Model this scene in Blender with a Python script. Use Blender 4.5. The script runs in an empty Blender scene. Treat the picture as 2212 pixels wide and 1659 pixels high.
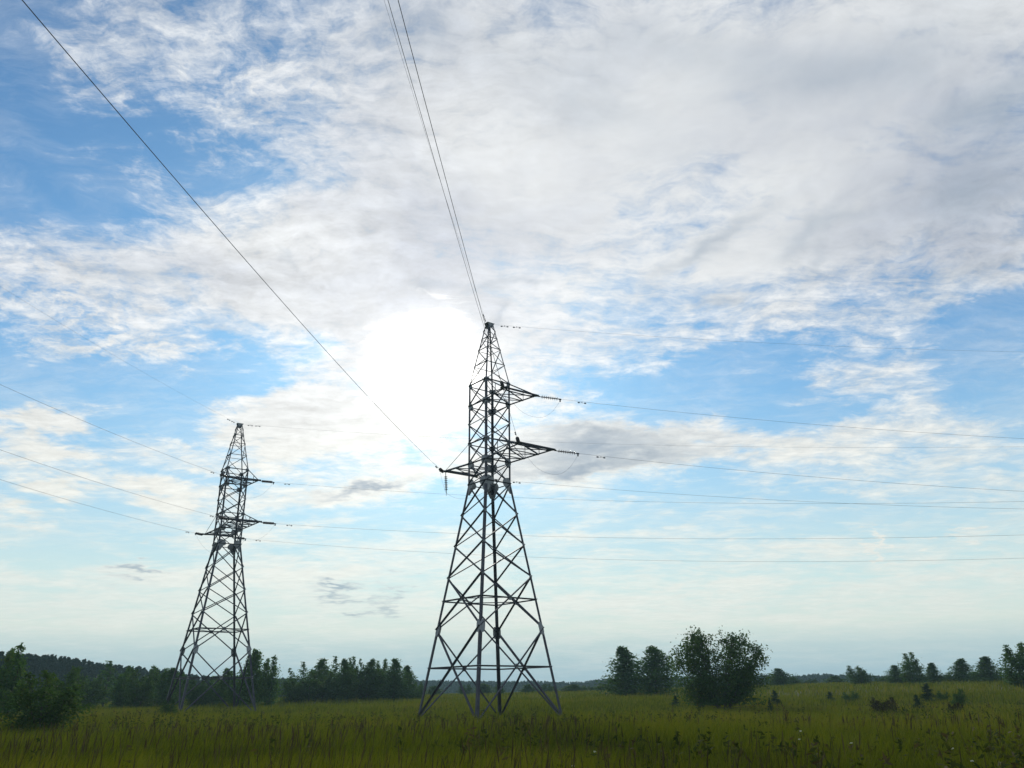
import bpy, math, random
import numpy as np
from mathutils import Vector, Matrix

scene = bpy.context.scene
C = scene.collection
R = math.radians

# ------------------------------------------------------------------ camera
PITCH, ROLL, EYE = 0.3555, 0.0100, 1.60
FPX = 2679.27 / 3264.0 * 2212.0            # focal length in pixels of a 2212 px wide picture
cam_d = bpy.data.cameras.new("camera")
cam_d.sensor_width = 36.0
cam_d.lens = 36.0 * 2679.27 / 3264.0
cam_d.clip_start, cam_d.clip_end = 0.1, 9000.0
cam = bpy.data.objects.new("camera", cam_d)
C.objects.link(cam)
CAM_M = (Matrix.Translation((0, 0, EYE)) @ Matrix.Rotation(R(90) + PITCH, 4, 'X')
         @ Matrix.Rotation(-ROLL, 4, 'Z'))
cam.matrix_world = CAM_M
scene.camera = cam


def ray(px, py):
    """direction in the world of a point measured on the 2212 x 1659 picture"""
    v = Vector(((px - 1106.0) / FPX, (829.5 - py) / FPX, -1.0)).normalized()
    return (CAM_M.to_3x3() @ v).normalized()


def az_el(px, py):
    d = ray(px, py)
    return math.atan2(d.x, d.y), math.asin(d.z)


# ------------------------------------------------------------------ exposure
scene.render.engine = 'CYCLES'
scene.view_settings.view_transform = 'Standard'
scene.view_settings.look = 'None'
scene.view_settings.exposure = 0.0
scene.view_settings.gamma = 1.0
scene.cycles.max_bounces = 6
scene.cycles.transparent_max_bounces = 8
scene.cycles.volume_bounces = 0
scene.cycles.use_denoising = True

# ------------------------------------------------------------------ sun and sky
SUN_DIR = ray(922, 786)
SUN_AZ, SUN_EL = math.atan2(SUN_DIR.x, SUN_DIR.y), math.asin(SUN_DIR.z)
sun_d = bpy.data.lights.new("sun", 'SUN')
sun_d.energy = 2.5
sun_d.angle = R(0.6)
sun_d.color = (1.0, 0.93, 0.82)
sun = bpy.data.objects.new("sun", sun_d)
sun.rotation_euler = (-SUN_DIR).to_track_quat('-Z', 'Y').to_euler()
sun.location = (0, 0, 60)
C.objects.link(sun)

world = bpy.data.worlds.new("World")
scene.world = world
world.use_nodes = True
world.cycles.sampling_method = 'MANUAL'
world.cycles.sample_map_resolution = 512
WT = world.node_tree
WT.nodes.clear()


class NB:
    """small helper to write node graphs as expressions"""
    def __init__(s, nt):
        s.nt = nt

    def n(s, t, **kw):
        nd = s.nt.nodes.new(t)
        for k, v in kw.items():
            setattr(nd, k, v)
        return nd

    def inp(s, sock, v):
        if isinstance(v, bpy.types.NodeSocket):
            s.nt.links.new(v, sock)
        elif v is not None:
            sock.default_value = v

    def m(s, op, a, b=None, c=None, clamp=False):
        nd = s.n('ShaderNodeMath', operation=op, use_clamp=clamp)
        for i, v in enumerate((a, b, c)):
            if v is not None:
                s.inp(nd.inputs[i], v)
        return nd.outputs[0]

    def v(s, op, a, b=None, scale=None):
        nd = s.n('ShaderNodeVectorMath', operation=op)
        s.inp(nd.inputs[0], a)
        if b is not None:
            s.inp(nd.inputs[1], b)
        if scale is not None:
            s.inp(nd.inputs[3], scale)
        return nd.outputs['Value'] if op in ('DOT_PRODUCT', 'LENGTH', 'DISTANCE') else nd.outputs['Vector']

    def xyz(s, x, y, z=0.0):
        nd = s.n('ShaderNodeCombineXYZ')
        for i, q in enumerate((x, y, z)):
            s.inp(nd.inputs[i], q)
        return nd.outputs[0]

    def sep(s, a):
        nd = s.n('ShaderNodeSeparateXYZ')
        s.inp(nd.inputs[0], a)
        return nd.outputs

    def noise(s, vec, scale, detail=6, rough=0.55, lac=2.1, dist=0.0, out=0):
        nd = s.n('ShaderNodeTexNoise', noise_dimensions='2D')
        s.inp(nd.inputs['Vector'], vec)
        nd.inputs['Scale'].default_value = scale
        nd.inputs['Detail'].default_value = detail
        nd.inputs['Roughness'].default_value = rough
        nd.inputs['Lacunarity'].default_value = lac
        nd.inputs['Distortion'].default_value = dist
        return nd.outputs[out]

    def mapping(s, vec, loc=(0, 0, 0), rot=(0, 0, 0), scale=(1, 1, 1), kind='POINT'):
        nd = s.n('ShaderNodeMapping', vector_type=kind)
        s.inp(nd.inputs['Vector'], vec)
        nd.inputs['Location'].default_value = loc
        nd.inputs['Rotation'].default_value = rot
        nd.inputs['Scale'].default_value = scale
        return nd.outputs[0]

    def step(s, x, lo, hi):
        nd = s.n('ShaderNodeMapRange', interpolation_type='SMOOTHSTEP')
        s.inp(nd.inputs[0], x)
        s.inp(nd.inputs[1], lo)
        s.inp(nd.inputs[2], hi)
        return nd.outputs[0]

    def mix(s, f, a, b, blend='MIX'):
        nd = s.n('ShaderNodeMix', data_type='RGBA', blend_type=blend)
        s.inp(nd.inputs[0], f)
        s.inp(nd.inputs[6], a if isinstance(a, bpy.types.NodeSocket) else (*a, 1.0))
        s.inp(nd.inputs[7], b if isinstance(b, bpy.types.NodeSocket) else (*b, 1.0))
        return nd.outputs[2]

    def ramp(s, x, stops):
        nd = s.n('ShaderNodeValToRGB')
        s.inp(nd.inputs[0], x)
        e = nd.color_ramp.elements
        while len(e) < len(stops):
            e.new(0.5)
        for el, (p, c) in zip(e, stops):
            el.position = p
            el.color = (*c, 1.0)
        return nd.outputs[0]


def lobe_sum(w, ae, lobes):
    """sum of soft elliptical patches, each standing at its azimuth and elevation in the sky"""
    acc = None
    for (px, py, rx, ry, rot, amp) in lobes:
        a, e = az_el(px, py)
        dl = 2.0
        ax, ex = az_el(px + dl, py)
        ay, ey = az_el(px, py - dl)
        sx = math.hypot((ax - a), (ex - e)) / dl * rx
        sy = math.hypot((ay - a), (ey - e)) / dl * ry
        tilt = math.atan2(ex - e, ax - a) - R(rot)
        at = ae
        if acc is not None:          # the tiny term only fixes the order in which the nodes are worked out
            nd = w.n('ShaderNodeVectorMath', operation='MULTIPLY_ADD')
            w.inp(nd.inputs[0], acc)
            nd.inputs[1].default_value = (1e-7, 1e-7, 0.0)
            w.inp(nd.inputs[2], ae)
            at = nd.outputs[0]
        q = w.mapping(at, (a, e, 0), (0, 0, tilt), (sx, sy, 1), 'TEXTURE')
        r2 = w.v('DOT_PRODUCT', q, q)
        g = w.m('POWER', 0.36788, r2)
        acc = w.m('MULTIPLY', g, amp) if acc is None else w.m('MULTIPLY_ADD', g, amp, acc)
    return acc


def build_sky():
    w = NB(WT)
    tc = w.n('ShaderNodeTexCoord')
    D = w.v('NORMALIZE', tc.outputs['Generated'])
    X, Y, Z = w.sep(D)
    az = w.m('ARCTAN2', X, Y)
    el = w.m('ARCSINE', Z)
    ae0 = w.xyz(az, el, 0.0)
    zc = w.m('MAXIMUM', Z, 0.0)
    inv = w.m('DIVIDE', 1.0, w.m('ADD', zc, 0.10))
    P = w.xyz(w.m('MULTIPLY', X, inv), w.m('MULTIPLY', Y, inv), 0.0)     # point on the flat cloud deck
    # swirl the deck a little so that the edges of the patches are ragged
    wn = w.noise(P, 1.6, 4, 0.6, out=1)
    warp = w.v('SUBTRACT', wn, (0.5, 0.5, 0.5))
    Pw = w.v('ADD', P, w.v('SCALE', warp, scale=0.28))
    wn2 = w.noise(P, 5.0, 5, 0.6, out=1)
    ae = w.v('ADD', ae0, w.v('MULTIPLY', w.v('ADD', warp, w.v('SCALE', w.v('SUBTRACT', wn2, (0.5, 0.5, 0.5)), scale=0.45)), (0.15, 0.11, 0.0)))

    clear = [
        (20, 130, 130, 260, 0, -0.75), (110, 420, 200, 110, -10, -0.60), (520, 345, 100, 50, -25, -0.50),
        (330, 400, 150, 60, -10, -0.30),
        (150, 860, 340, 62, 4, -1.35), (480, 850, 170, 40, -12, -0.9), (690, 775, 40, 25, 0, -0.6),
        (1430, 835, 180, 62, -10, -1.35), (1640, 870, 240, 50, -4, -0.95), (1590, 755, 190, 34, -8, -0.75),
        (2120, 730, 160, 95, -15, -1.25), (2210, 870, 130, 80, 0, -0.7), (1840, 780, 110, 28, 0, -0.4),
        (890, 930, 60, 22, 40, -0.7), (250, 1010, 300, 22, 3, -0.45), (470, 1010, 130, 26, 12, -0.35),
        (120, 1150, 230, 40, 0, -0.5), (820, 1130, 300, 30, 0, -0.35), (1500, 1090, 600, 32, 0, -0.35),
        (1900, 1130, 400, 40, 0, -0.4), (1250, 1125, 260, 28, 0, -0.35),
    ]
    cloud = [
        (1300, 330, 620, 330, 0, 0.85), (1750, 160, 560, 240, 0, 0.85), (1850, 520, 330, 150, -22, 0.7),
        (900, 560, 380, 190, 0, 0.75), (470, 590, 330, 85, 10, 0.55), (230, 670, 300, 95, 22, 0.5),
        (690, 130, 220, 130, -20, 0.3), (950, 790, 260, 130, 0, 0.7), (620, 690, 260, 90, 25, 0.55),
        (640, 440, 150, 50, -20, 0.35), (2150, 560, 140, 70, -15, 0.4),
        (100, 965, 150, 38, 8, 1.3), (330, 950, 140, 22, 18, 0.5), (600, 930, 170, 40, -3, 0.8),
        (760, 915, 190, 55, 0, 0.8), (120, 1063, 75, 32, 0, 1.3), (345, 1105, 75, 34, 0, 1.5), (430, 1060, 80, 20, 0, 0.4),
        (1270, 965, 180, 42, -6, 0.9), (1600, 965, 300, 40, -9, 0.75), (1770, 830, 110, 40, -25, 0.45),
        (1960, 840, 120, 75, 0, 0.4), (1230, 865, 130, 36, 10, 0.55), (1990, 990, 260, 60, -8, 0.3),
        (800, 1055, 300, 38, -8, 0.9), (1370, 1085, 130, 20, 0, 0.4), (640, 1180, 180, 22, -3, 0.35),
        (330, 1220, 150, 26, 0, 0.4), (1250, 1155, 260, 16, 0, 0.35), (780, 1235, 230, 50, -5, 0.4),
        (1600, 1190, 500, 40, 0, 0.3), (1250, 1310, 330, 26, -3, 0.5), (1750, 1300, 320, 30, 4, 0.5), (2050, 1240, 250, 30, 5, 0.4), (520, 1250, 260, 30, 0, 0.5), (640, 880, 140, 30, 0, 0.5), (1884, 1185, 9, 32, -20, 1.3), (2060, 1150, 42, 14, 15, 1.0), (1980, 1165, 20, 8, 0, 0.8), (250, 1290, 400, 40, 0, 0.3), (1000, 1330, 700, 40, 0, 0.3),
        (620, 980, 150, 40, 12, 0.4), (900, 1000, 120, 40, -10, 0.5), (1750, 1040, 300, 30, 8, 0.3), (2000, 950, 200, 40, 0, 0.3),
    ]
    dark = [
        (1290, 962, 150, 34, -4, 0.85), (1170, 1010, 90, 24, -5, 0.6), (1430, 980, 150, 18, -5, 0.35), (790, 1050, 90, 15, -8, 0.8),
        (320, 1230, 60, 14, 0, 0.9), (735, 1283, 52, 13, 0, 1.0), (825, 1295, 34, 12, 0, 0.8),
        (1500, 545, 150, 22, -33, 0.55), (1505, 665, 60, 16, -12, 0.75), (1760, 500, 130, 22, -22, 0.4),
        (1730, 590, 70, 24, -40, 0.35), (980, 595, 45, 16, 0, 0.4), (1130, 600, 60, 14, 0, 0.35), (1080, 655, 22, 12, -30, 0.4),
        (430, 710, 60, 14, 25, 0.35), (330, 600, 80, 16, 30, 0.25), (600, 560, 40, 10, 40, 0.25),
        (2170, 210, 130, 60, -20, 0.55), (2150, 380, 150, 70, -25, 0.4), (1400, 120, 240, 60, 0, 0.3), (1800, 130, 260, 70, -10, 0.4),
        (900, 60, 120, 90, 0, 0.3), (1250, 230, 180, 60, 20, 0.25), (2000, 640, 200, 40, -20, 0.25), (850, 760, 60, 10, 0, 0.2),
    ]
    cov = w.m('ADD', lobe_sum(w, ae, clear), lobe_sum(w, ae, cloud))
    drk = lobe_sum(w, ae, dark)

    big = w.m('SUBTRACT', w.noise(Pw, 2.3, 8, 0.62, 2.15), 0.5)
    Pst = w.mapping(Pw, (0, 0, 0), (0, 0, R(28)), (1.0, 2.6, 1.0))
    fine = w.m('SUBTRACT', w.noise(Pst, 5.5, 8, 0.66, 2.2), 0.5)
    Pg = w.v('ADD', P, w.v('SCALE', w.v('SUBTRACT', wn2, (0.5, 0.5, 0.5)), scale=0.10))
    grain = w.m('SUBTRACT', w.noise(Pg, 17.0, 5, 0.62), 0.5)
    # small ripples of the mackerel sky to the left
    rip_v = w.v('ADD', w.mapping(P, (0, 0, 0), (0, 0, R(-52)), (1, 1, 1)), w.v('SCALE', w.v('SUBTRACT', wn2, (0.5, 0.5, 0.5)), scale=0.22))
    ripn = w.noise(w.v('MULTIPLY', rip_v, (26.0, 9.0, 1.0)), 1.0, 4, 0.6)
    rip_mask = lobe_sum(w, ae0, [(130, 660, 190, 110, 25, 1.0), (420, 780, 220, 50, 10, 0.7), (2000, 580, 170, 80, -20, 0.5), (560, 200, 200, 160, 0, 0.6), (250, 200, 250, 250, 0, 0.35)])
    rip = w.m('MULTIPLY', w.m('SUBTRACT', ripn, 0.5), rip_mask)

    d = w.m('MULTIPLY_ADD', cov, 0.56, 0.34)
    d = w.m('MULTIPLY_ADD', big, 1.30, d)
    high = w.step(el, 0.12, 0.40)
    d = w.m('MULTIPLY_ADD', fine, w.m('MULTIPLY_ADD', high, 0.40, 0.42), d)
    calm = lobe_sum(w, ae0, [(1750, 200, 620, 300, 0, 0.85), (1200, 420, 350, 200, 0, 0.5), (1600, 560, 350, 90, -20, 0.5)])
    rough = w.m('MAXIMUM', w.m('SUBTRACT', 1.0, calm), 0.12)
    d = w.m('MULTIPLY_ADD', grain, w.m('MULTIPLY', high, w.m('MULTIPLY_ADD', rough, 0.72, 0.10)), d)
    d = w.m('MULTIPLY_ADD', rip, 1.2, d)
    d = w.m('MULTIPLY_ADD', drk, 0.35, d)
    alpha = w.m('POWER', w.step(d, 0.10, 0.88), 0.9)
    thin = w.m('MULTIPLY', w.step(w.m('MULTIPLY_ADD', fine, 0.8, w.m('MULTIPLY_ADD', big, 0.9, 0.5)), 0.25, 0.85), 0.27)
    alpha = w.m('SUBTRACT', 1.0, w.m('MULTIPLY', w.m('SUBTRACT', 1.0, alpha), w.m('SUBTRACT', 0.95, thin)))
    tex = w.m('MULTIPLY', w.m('ADD', w.m('MULTIPLY', fine, 0.75), w.m('MULTIPLY', grain, 0.55)), w.m('MULTIPLY', rough, w.m('MULTIPLY_ADD', high, 0.65, 0.35)))

    # angle from the sun: light scattered forward through the thin cloud
    th = w.m('ARCCOSINE', w.m('MINIMUM', w.v('DOT_PRODUCT', D, tuple(SUN_DIR)), 0.99999))
    g1 = w.m('POWER', 0.36788, w.m('DIVIDE', th, 0.42))
    g2 = w.m('POWER', 0.36788, w.m('POWER', w.m('DIVIDE', th, 0.085), 2.0))
    g3 = w.m('POWER', 0.36788, w.m('POWER', w.m('DIVIDE', w.m('MULTIPLY', th, w.m('MULTIPLY_ADD', fine, 1.1, w.m('MULTIPLY_ADD', big, 0.5, 1.0))), 0.0415), 2.8))
    g4 = w.m('POWER', 0.36788, w.m('DIVIDE', th, 0.095))

    # clear air: physical sky, deepened
    nis = w.n('ShaderNodeTexSky', sky_type='NISHITA')
    nis.sun_disc = False
    nis.sun_elevation = SUN_EL
    nis.sun_rotation = SUN_AZ
    nis.altitude = 150.0
    nis.air_density = 1.0
    nis.dust_density = 0.35
    nis.ozone_density = 2.0
    sky = nis.outputs[0]
    BG = 0.10
    k = 1.0 / BG
    clear_col = w.v('MULTIPLY', sky, (0.46 * BG, 0.92 * BG, 1.18 * BG))

    # thick pale air towards the horizon, behind the clouds
    band = w.ramp(w.m('DIVIDE', el, 0.45), [(0.0, (0.42, 0.56, 0.62)), (0.05, (0.40, 0.55, 0.62)), (0.11, (0.55, 0.68, 0.68)), (0.16, (0.74, 0.82, 0.74)),
                                          (0.27, (0.66, 0.83, 0.80)), (0.50, (0.47, 0.71, 0.85)), (0.75, (0.28, 0.55, 0.82)), (1.0, (0.20, 0.45, 0.74))])
    low = w.m('POWER', 0.36788, w.m('POWER', w.m('DIVIDE', w.m('MAXIMUM', el, 0.0), 0.36), 2.5))
    clear_col = w.mix(w.m('MULTIPLY', low, 0.95), clear_col, band)

    # clouds: white where thin and lit, lavender grey in their thick middles
    thick = w.step(w.m('ADD', w.m('MULTIPLY_ADD', w.noise(Pw, 1.4, 5, 0.55), 1.3, -0.65), w.m('MULTIPLY', cov, 0.28)), -0.1, 0.60)
    thick = w.m('MULTIPLY', thick, w.step(el, 0.22, 0.52))
    white = w.mix(w.step(el, 0.16, 0.42), (0.79, 0.80, 0.75), (0.67, 0.70, 0.73))
    body = w.mix(thick, white, (0.35, 0.40, 0.50))
    body = w.v('SCALE', body, scale=w.m('ADD', 1.0, tex))
    shade = w.m('MULTIPLY', drk, w.m('MULTIPLY_ADD', w.noise(Pw, 4.0, 5, 0.55), 1.5, 0.2), clamp=True)
    glow = w.m('ADD', w.m('MULTIPLY', g1, 0.31), w.m('ADD', w.m('MULTIPLY', g2, 0.05), w.m('MULTIPLY', g3, 2.0)))
    body = w.v('ADD', body, w.v('SCALE', w.xyz(1.0, 0.93, 0.80), scale=glow))
    body = w.mix(w.m('MULTIPLY', shade, 0.88), body, (0.25, 0.34, 0.45))

    col = w.mix(alpha, clear_col, body)
    col = w.v('ADD', col, w.v('SCALE', w.xyz(1.0, 0.97, 0.9), scale=w.m('MULTIPLY_ADD', g3, 13.0, w.m('MULTIPLY', g4, 0.42))))
    # and in front of the lowest ones
    streak = w.noise(w.xyz(w.m('MULTIPLY', az, 2.5), w.m('MULTIPLY', el, 26.0), 0.0), 1.3, 5, 0.6)
    veil = w.m('POWER', 0.36788, w.m('POWER', w.m('DIVIDE', w.m('MAXIMUM', el, 0.0), 0.10), 1.6))
    veil = w.m('MULTIPLY', veil, w.m('MULTIPLY_ADD', streak, 0.9, 0.45), clamp=True)
    col = w.mix(veil, col, band)
    bg = w.n('ShaderNodeBackground')
    w.inp(bg.inputs[0], w.v('SCALE', col, scale=k))
    bg.inputs[1].default_value = BG
    out = w.n('ShaderNodeOutputWorld')
    WT.links.new(bg.outputs[0], out.inputs[0])


build_sky()


# ------------------------------------------------------------------ helpers
def link_mesh(name, verts, faces, mat, parent=None, smooth=False):
    me = bpy.data.meshes.new(name)
    me.from_pydata([tuple(v) for v in verts], [], faces)
    me.materials.append(mat)
    if smooth:
        me.polygons.foreach_set('use_smooth', [True] * len(me.polygons))
    me.update()
    o = bpy.data.objects.new(name, me)
    C.objects.link(o)
    if parent is not None:
        o.parent = parent
    return o


def link_arrays(name, V, Q, T, mat, parent=None, attr=None):
    """mesh from numpy arrays: vertices, quads, triangles; attr = one float per vertex called 'tone'"""
    me = bpy.data.meshes.new(name)
    nq, nt = len(Q), len(T)
    me.vertices.add(len(V))
    me.vertices.foreach_set('co', np.ascontiguousarray(V, dtype=np.float32).ravel())
    loops = np.concatenate([np.asarray(Q, dtype=np.int32).ravel(), np.asarray(T, dtype=np.int32).ravel()])
    me.loops.add(len(loops))
    me.loops.foreach_set('vertex_index', loops)
    me.polygons.add(nq + nt)
    st = np.concatenate([np.arange(nq) * 4, nq * 4 + np.arange(nt) * 3]).astype(np.int32)
    me.polygons.foreach_set('loop_start', st)
    me.update(calc_edges=True)
    if attr is not None:
        at = me.attributes.new('tone', 'FLOAT', 'POINT')
        at.data.foreach_set('value', np.ascontiguousarray(attr, dtype=np.float32))
    me.materials.append(mat)
    o = bpy.data.objects.new(name, me)
    C.objects.link(o)
    if parent is not None:
        o.parent = parent
    return o


def thing(name, label, cat, loc=(0, 0, 0), rz=0.0, group=None):
    o = bpy.data.objects.new(name, None)
    o.empty_display_size = 0.2
    C.objects.link(o)
    o.location = loc
    o.rotation_euler = (0, 0, rz)
    tag(o, label, cat, group)
    return o


def tag(o, label=None, cat=None, group=None, kind=None):
    if label:
        o['label'] = label
    if cat:
        o['category'] = cat
    if group:
        o['group'] = group
    if kind:
        o['kind'] = kind


class MB:
    """collects shapes for one mesh"""
    def __init__(s):
        s.v, s.f = [], []

    def add(s, vs, fs):
        n = len(s.v)
        s.v += [Vector(v) for v in vs]
        s.f += [tuple(i + n for i in f) for f in fs]

    def box_along(s, p, q, ax, ay, x0, x1, y0, y1):
        """a bar from p to q, its section from x0..x1 along ax and y0..y1 along ay"""
        vs = []
        for e in (p, q):
            for (a, b) in ((x0, y0), (x1, y0), (x1, y1), (x0, y1)):
                vs.append(e + ax * a + ay * b)
        s.add(vs, [(3, 2, 1, 0), (4, 5, 6, 7), (0, 1, 5, 4), (1, 2, 6, 5), (2, 3, 7, 6), (3, 0, 4, 7)])

    def angle(s, p, q, inward, w, t=None):
        """rolled steel angle from p to q; the corner of the L looks away from 'inward'"""
        p, q = Vector(p), Vector(q)
        t = t or w * 0.14
        d = (q - p).normalized()
        n = Vector(inward)
        n = n - d * n.dot(d)
        if n.length < 1e-5:
            n = d.orthogonal()
        n.normalize()
        c = d.cross(n)
        a1 = (n + c).normalized()
        a2 = (n - c).normalized()
        s.box_along(p, q, a1, a2, 0, w, 0, t)
        s.box_along(p, q, a1, a2, 0, t, t + 0.0005, w)

    def flat_angle(s, p, q, normal, w, t=None, off=0.0):
        """an angle bar lying with one flange flat in the plane whose normal is given"""
        p, q = Vector(p), Vector(q)
        t = t or max(0.008, w * 0.12)
        d = (q - p).normalized()
        n = Vector(normal)
        n = (n - d * n.dot(d)).normalized()
        c = d.cross(n)
        p, q = p + n * off, q + n * off
        s.box_along(p, q, c, n, -w / 2, w / 2, 0, t)
        s.box_along(p, q, c, n, -w / 2, -w / 2 + t, t + 0.0005, w)

    def tube(s, pts, r, sides=6, r1=None, cap=True):
        pts = [Vector(p) for p in pts]
        n = len(pts)
        base = len(s.v)
        up = None
        for i, p in enumerate(pts):
            d = (pts[min(i + 1, n - 1)] - pts[max(i - 1, 0)]).normalized()
            if up is None:
                up = d.orthogonal().normalized()
            else:
                up = (up - d * up.dot(d)).normalized()
            c = d.cross(up)
            rr = r if r1 is None else r + (r1 - r) * i / max(1, n - 1)
            for k in range(sides):
                a = 2 * math.pi * k / sides
                s.v.append(p + up * (math.cos(a) * rr) + c * (math.sin(a) * rr))
        for i in range(n - 1):
            for k in range(sides):
                k2 = (k + 1) % sides
                s.f.append((base + i * sides + k, base + i * sides + k2, base + (i + 1) * sides + k2, base + (i + 1) * sides + k))
        if cap:
            s.f.append(tuple(base + k for k in reversed(range(sides))))
            s.f.append(tuple(base + (n - 1) * sides + k for k in range(sides)))

    def lathe(s, p, q, prof, sides=10):
        """turned shape on the axis p -> q; prof = [(distance from p, radius)]"""
        p, q = Vector(p), Vector(q)
        d = (q - p).normalized()
        u = d.orthogonal().normalized()
        c = d.cross(u)
        base = len(s.v)
        for (t, r) in prof:
            for k in range(sides):
                a = 2 * math.pi * k / sides
                s.v.append(p + d * t + u * (math.cos(a) * r) + c * (math.sin(a) * r))
        for i in range(len(prof) - 1):
            for k in range(sides):
                k2 = (k + 1) % sides
                s.f.append((base + i * sides + k, base + i * sides + k2, base + (i + 1) * sides + k2, base + (i + 1) * sides + k))
        s.f.append(tuple(base + k for k in reversed(range(sides))))
        m = base + (len(prof) - 1) * sides
        s.f.append(tuple(m + k for k in range(sides)))

    def plate(s, c, ax, ay, outline, t):
        """flat plate about c, outline in (ax, ay), t thick"""
        c, ax, ay = Vector(c), Vector(ax), Vector(ay)
        n = ax.cross(ay).normalized()
        k = len(outline)
        vs = [c + ax * a + ay * b - n * (t / 2) for a, b in outline] + [c + ax * a + ay * b + n * (t / 2) for a, b in outline]
        fs = [tuple(reversed(range(k))), tuple(range(k, 2 * k))]
        fs += [(i, (i + 1) % k, k + (i + 1) % k, k + i) for i in range(k)]
        s.add(vs, fs)

    def build(s, name, mat, parent=None, smooth=False):
        return link_mesh(name, s.v, s.f, mat, parent, smooth)


# ------------------------------------------------------------------ materials
def new_mat(name):
    m = bpy.data.materials.new(name)
    m.use_nodes = True
    m.node_tree.nodes.clear()
    return m, NB(m.node_tree)


def finish(w, shader):
    o = w.n('ShaderNodeOutputMaterial')
    w.nt.links.new(shader, o.inputs[0])


def principled(w, col, rough, metal=0.0, spec=0.5, normal=None):
    p = w.n('ShaderNodeBsdfPrincipled')
    w.inp(p.inputs['Base Color'], col if isinstance(col, bpy.types.NodeSocket) else (*col, 1.0))
    w.inp(p.inputs['Roughness'], rough)
    p.inputs['Metallic'].default_value = metal
    p.inputs['Specular IOR Level'].default_value = spec
    if normal is not None:
        w.inp(p.inputs['Normal'], normal)
    return p.outputs[0]


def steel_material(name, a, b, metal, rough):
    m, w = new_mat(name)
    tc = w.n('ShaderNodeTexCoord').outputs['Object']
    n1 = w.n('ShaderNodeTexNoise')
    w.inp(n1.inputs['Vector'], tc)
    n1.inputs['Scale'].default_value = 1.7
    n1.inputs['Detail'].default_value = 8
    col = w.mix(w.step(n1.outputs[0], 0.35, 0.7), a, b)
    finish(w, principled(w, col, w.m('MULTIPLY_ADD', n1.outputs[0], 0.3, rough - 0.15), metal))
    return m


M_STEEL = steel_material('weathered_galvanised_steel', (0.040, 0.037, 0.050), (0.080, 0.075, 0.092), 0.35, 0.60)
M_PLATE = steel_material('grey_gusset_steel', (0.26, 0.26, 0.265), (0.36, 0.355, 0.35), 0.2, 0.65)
M_WIRE = steel_material('dull_aluminium_wire', (0.09, 0.09, 0.11), (0.14, 0.14, 0.16), 0.5, 0.5)
M_GLASS = steel_material('brown_glazed_porcelain', (0.045, 0.022, 0.018), (0.07, 0.035, 0.028), 0.0, 0.30)
M_CONCRETE = steel_material('grey_concrete', (0.22, 0.21, 0.20), (0.32, 0.31, 0.29), 0.0, 0.85)


def leaf_material(name, a, b, c, trans=0.35):
    """leaves: two greens and a yellowish or brownish one, mixed leaf by leaf"""
    m, w = new_mat(name)
    at = w.n('ShaderNodeAttribute', attribute_name='tone').outputs['Fac']
    oi = w.n('ShaderNodeObjectInfo').outputs['Random']
    x = w.m('ADD', at, w.m('MULTIPLY_ADD', oi, 0.24, -0.12))
    col = w.ramp(x, [(0.0, a), (0.55, b), (1.0, c)])
    df = principled(w, col, 0.8, 0.0, 0.08)
    tr = w.n('ShaderNodeBsdfTranslucent')
    w.inp(tr.inputs[0], w.v('MULTIPLY', col, (1.25, 1.35, 0.6)))
    mx = w.n('ShaderNodeMixShader')
    mx.inputs[0].default_value = trans
    w.nt.links.new(df, mx.inputs[1])
    w.nt.links.new(tr.outputs[0], mx.inputs[2])
    finish(w, mx.outputs[0])
    return m


M_BIRCH = leaf_material('birch_leaves', (0.036, 0.080, 0.026), (0.062, 0.125, 0.030), (0.105, 0.150, 0.036), 0.32)
M_WILLOW = leaf_material('willow_leaves', (0.028, 0.060, 0.020), (0.050, 0.096, 0.026), (0.088, 0.120, 0.038), 0.32)
M_PINE = leaf_material('pine_needles', (0.016, 0.036, 0.020), (0.028, 0.054, 0.026), (0.044, 0.066, 0.028), 0.12)
M_FARPINE = leaf_material('far_pine_needles', (0.010, 0.022, 0.013), (0.016, 0.032, 0.017), (0.028, 0.044, 0.020), 0.08)
M_SCRUB = leaf_material('brownish_scrub_leaves', (0.024, 0.026, 0.012), (0.040, 0.034, 0.016), (0.060, 0.046, 0.024), 0.15)
M_GRASS = leaf_material('meadow_grass_blades', (0.042, 0.052, 0.004), (0.112, 0.130, 0.008), (0.165, 0.135, 0.024), 0.34)
M_STALK = leaf_material('dry_seed_stalks', (0.038, 0.029, 0.014), (0.068, 0.050, 0.025), (0.105, 0.080, 0.042), 0.10)
M_HERB = leaf_material('meadow_weed_leaves', (0.022, 0.036, 0.008), (0.050, 0.062, 0.012), (0.085, 0.060, 0.030), 0.22)
M_PETAL = leaf_material('white_petals', (0.55, 0.55, 0.52), (0.62, 0.62, 0.60), (0.7, 0.7, 0.66), 0.2)


def bark_material():
    m, w = new_mat('grey_brown_bark')
    tc = w.n('ShaderNodeTexCoord').outputs['Object']
    n1 = w.n('ShaderNodeTexNoise')
    w.inp(n1.inputs['Vector'], w.v('MULTIPLY', tc, (3.0, 3.0, 0.8)))
    n1.inputs['Scale'].default_value = 3.0
    n1.inputs['Detail'].default_value = 8
    finish(w, principled(w, w.mix(w.step(n1.outputs[0], 0.35, 0.65), (0.030, 0.024, 0.019), (0.085, 0.072, 0.060)), 0.9))
    return m


M_BARK = bark_material()


# ------------------------------------------------------------------ ground
def sstep(a, b, x):
    t = np.clip((np.asarray(x, float) - a) / (b - a), 0, 1)
    return t * t * (3 - 2 * t)


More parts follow.
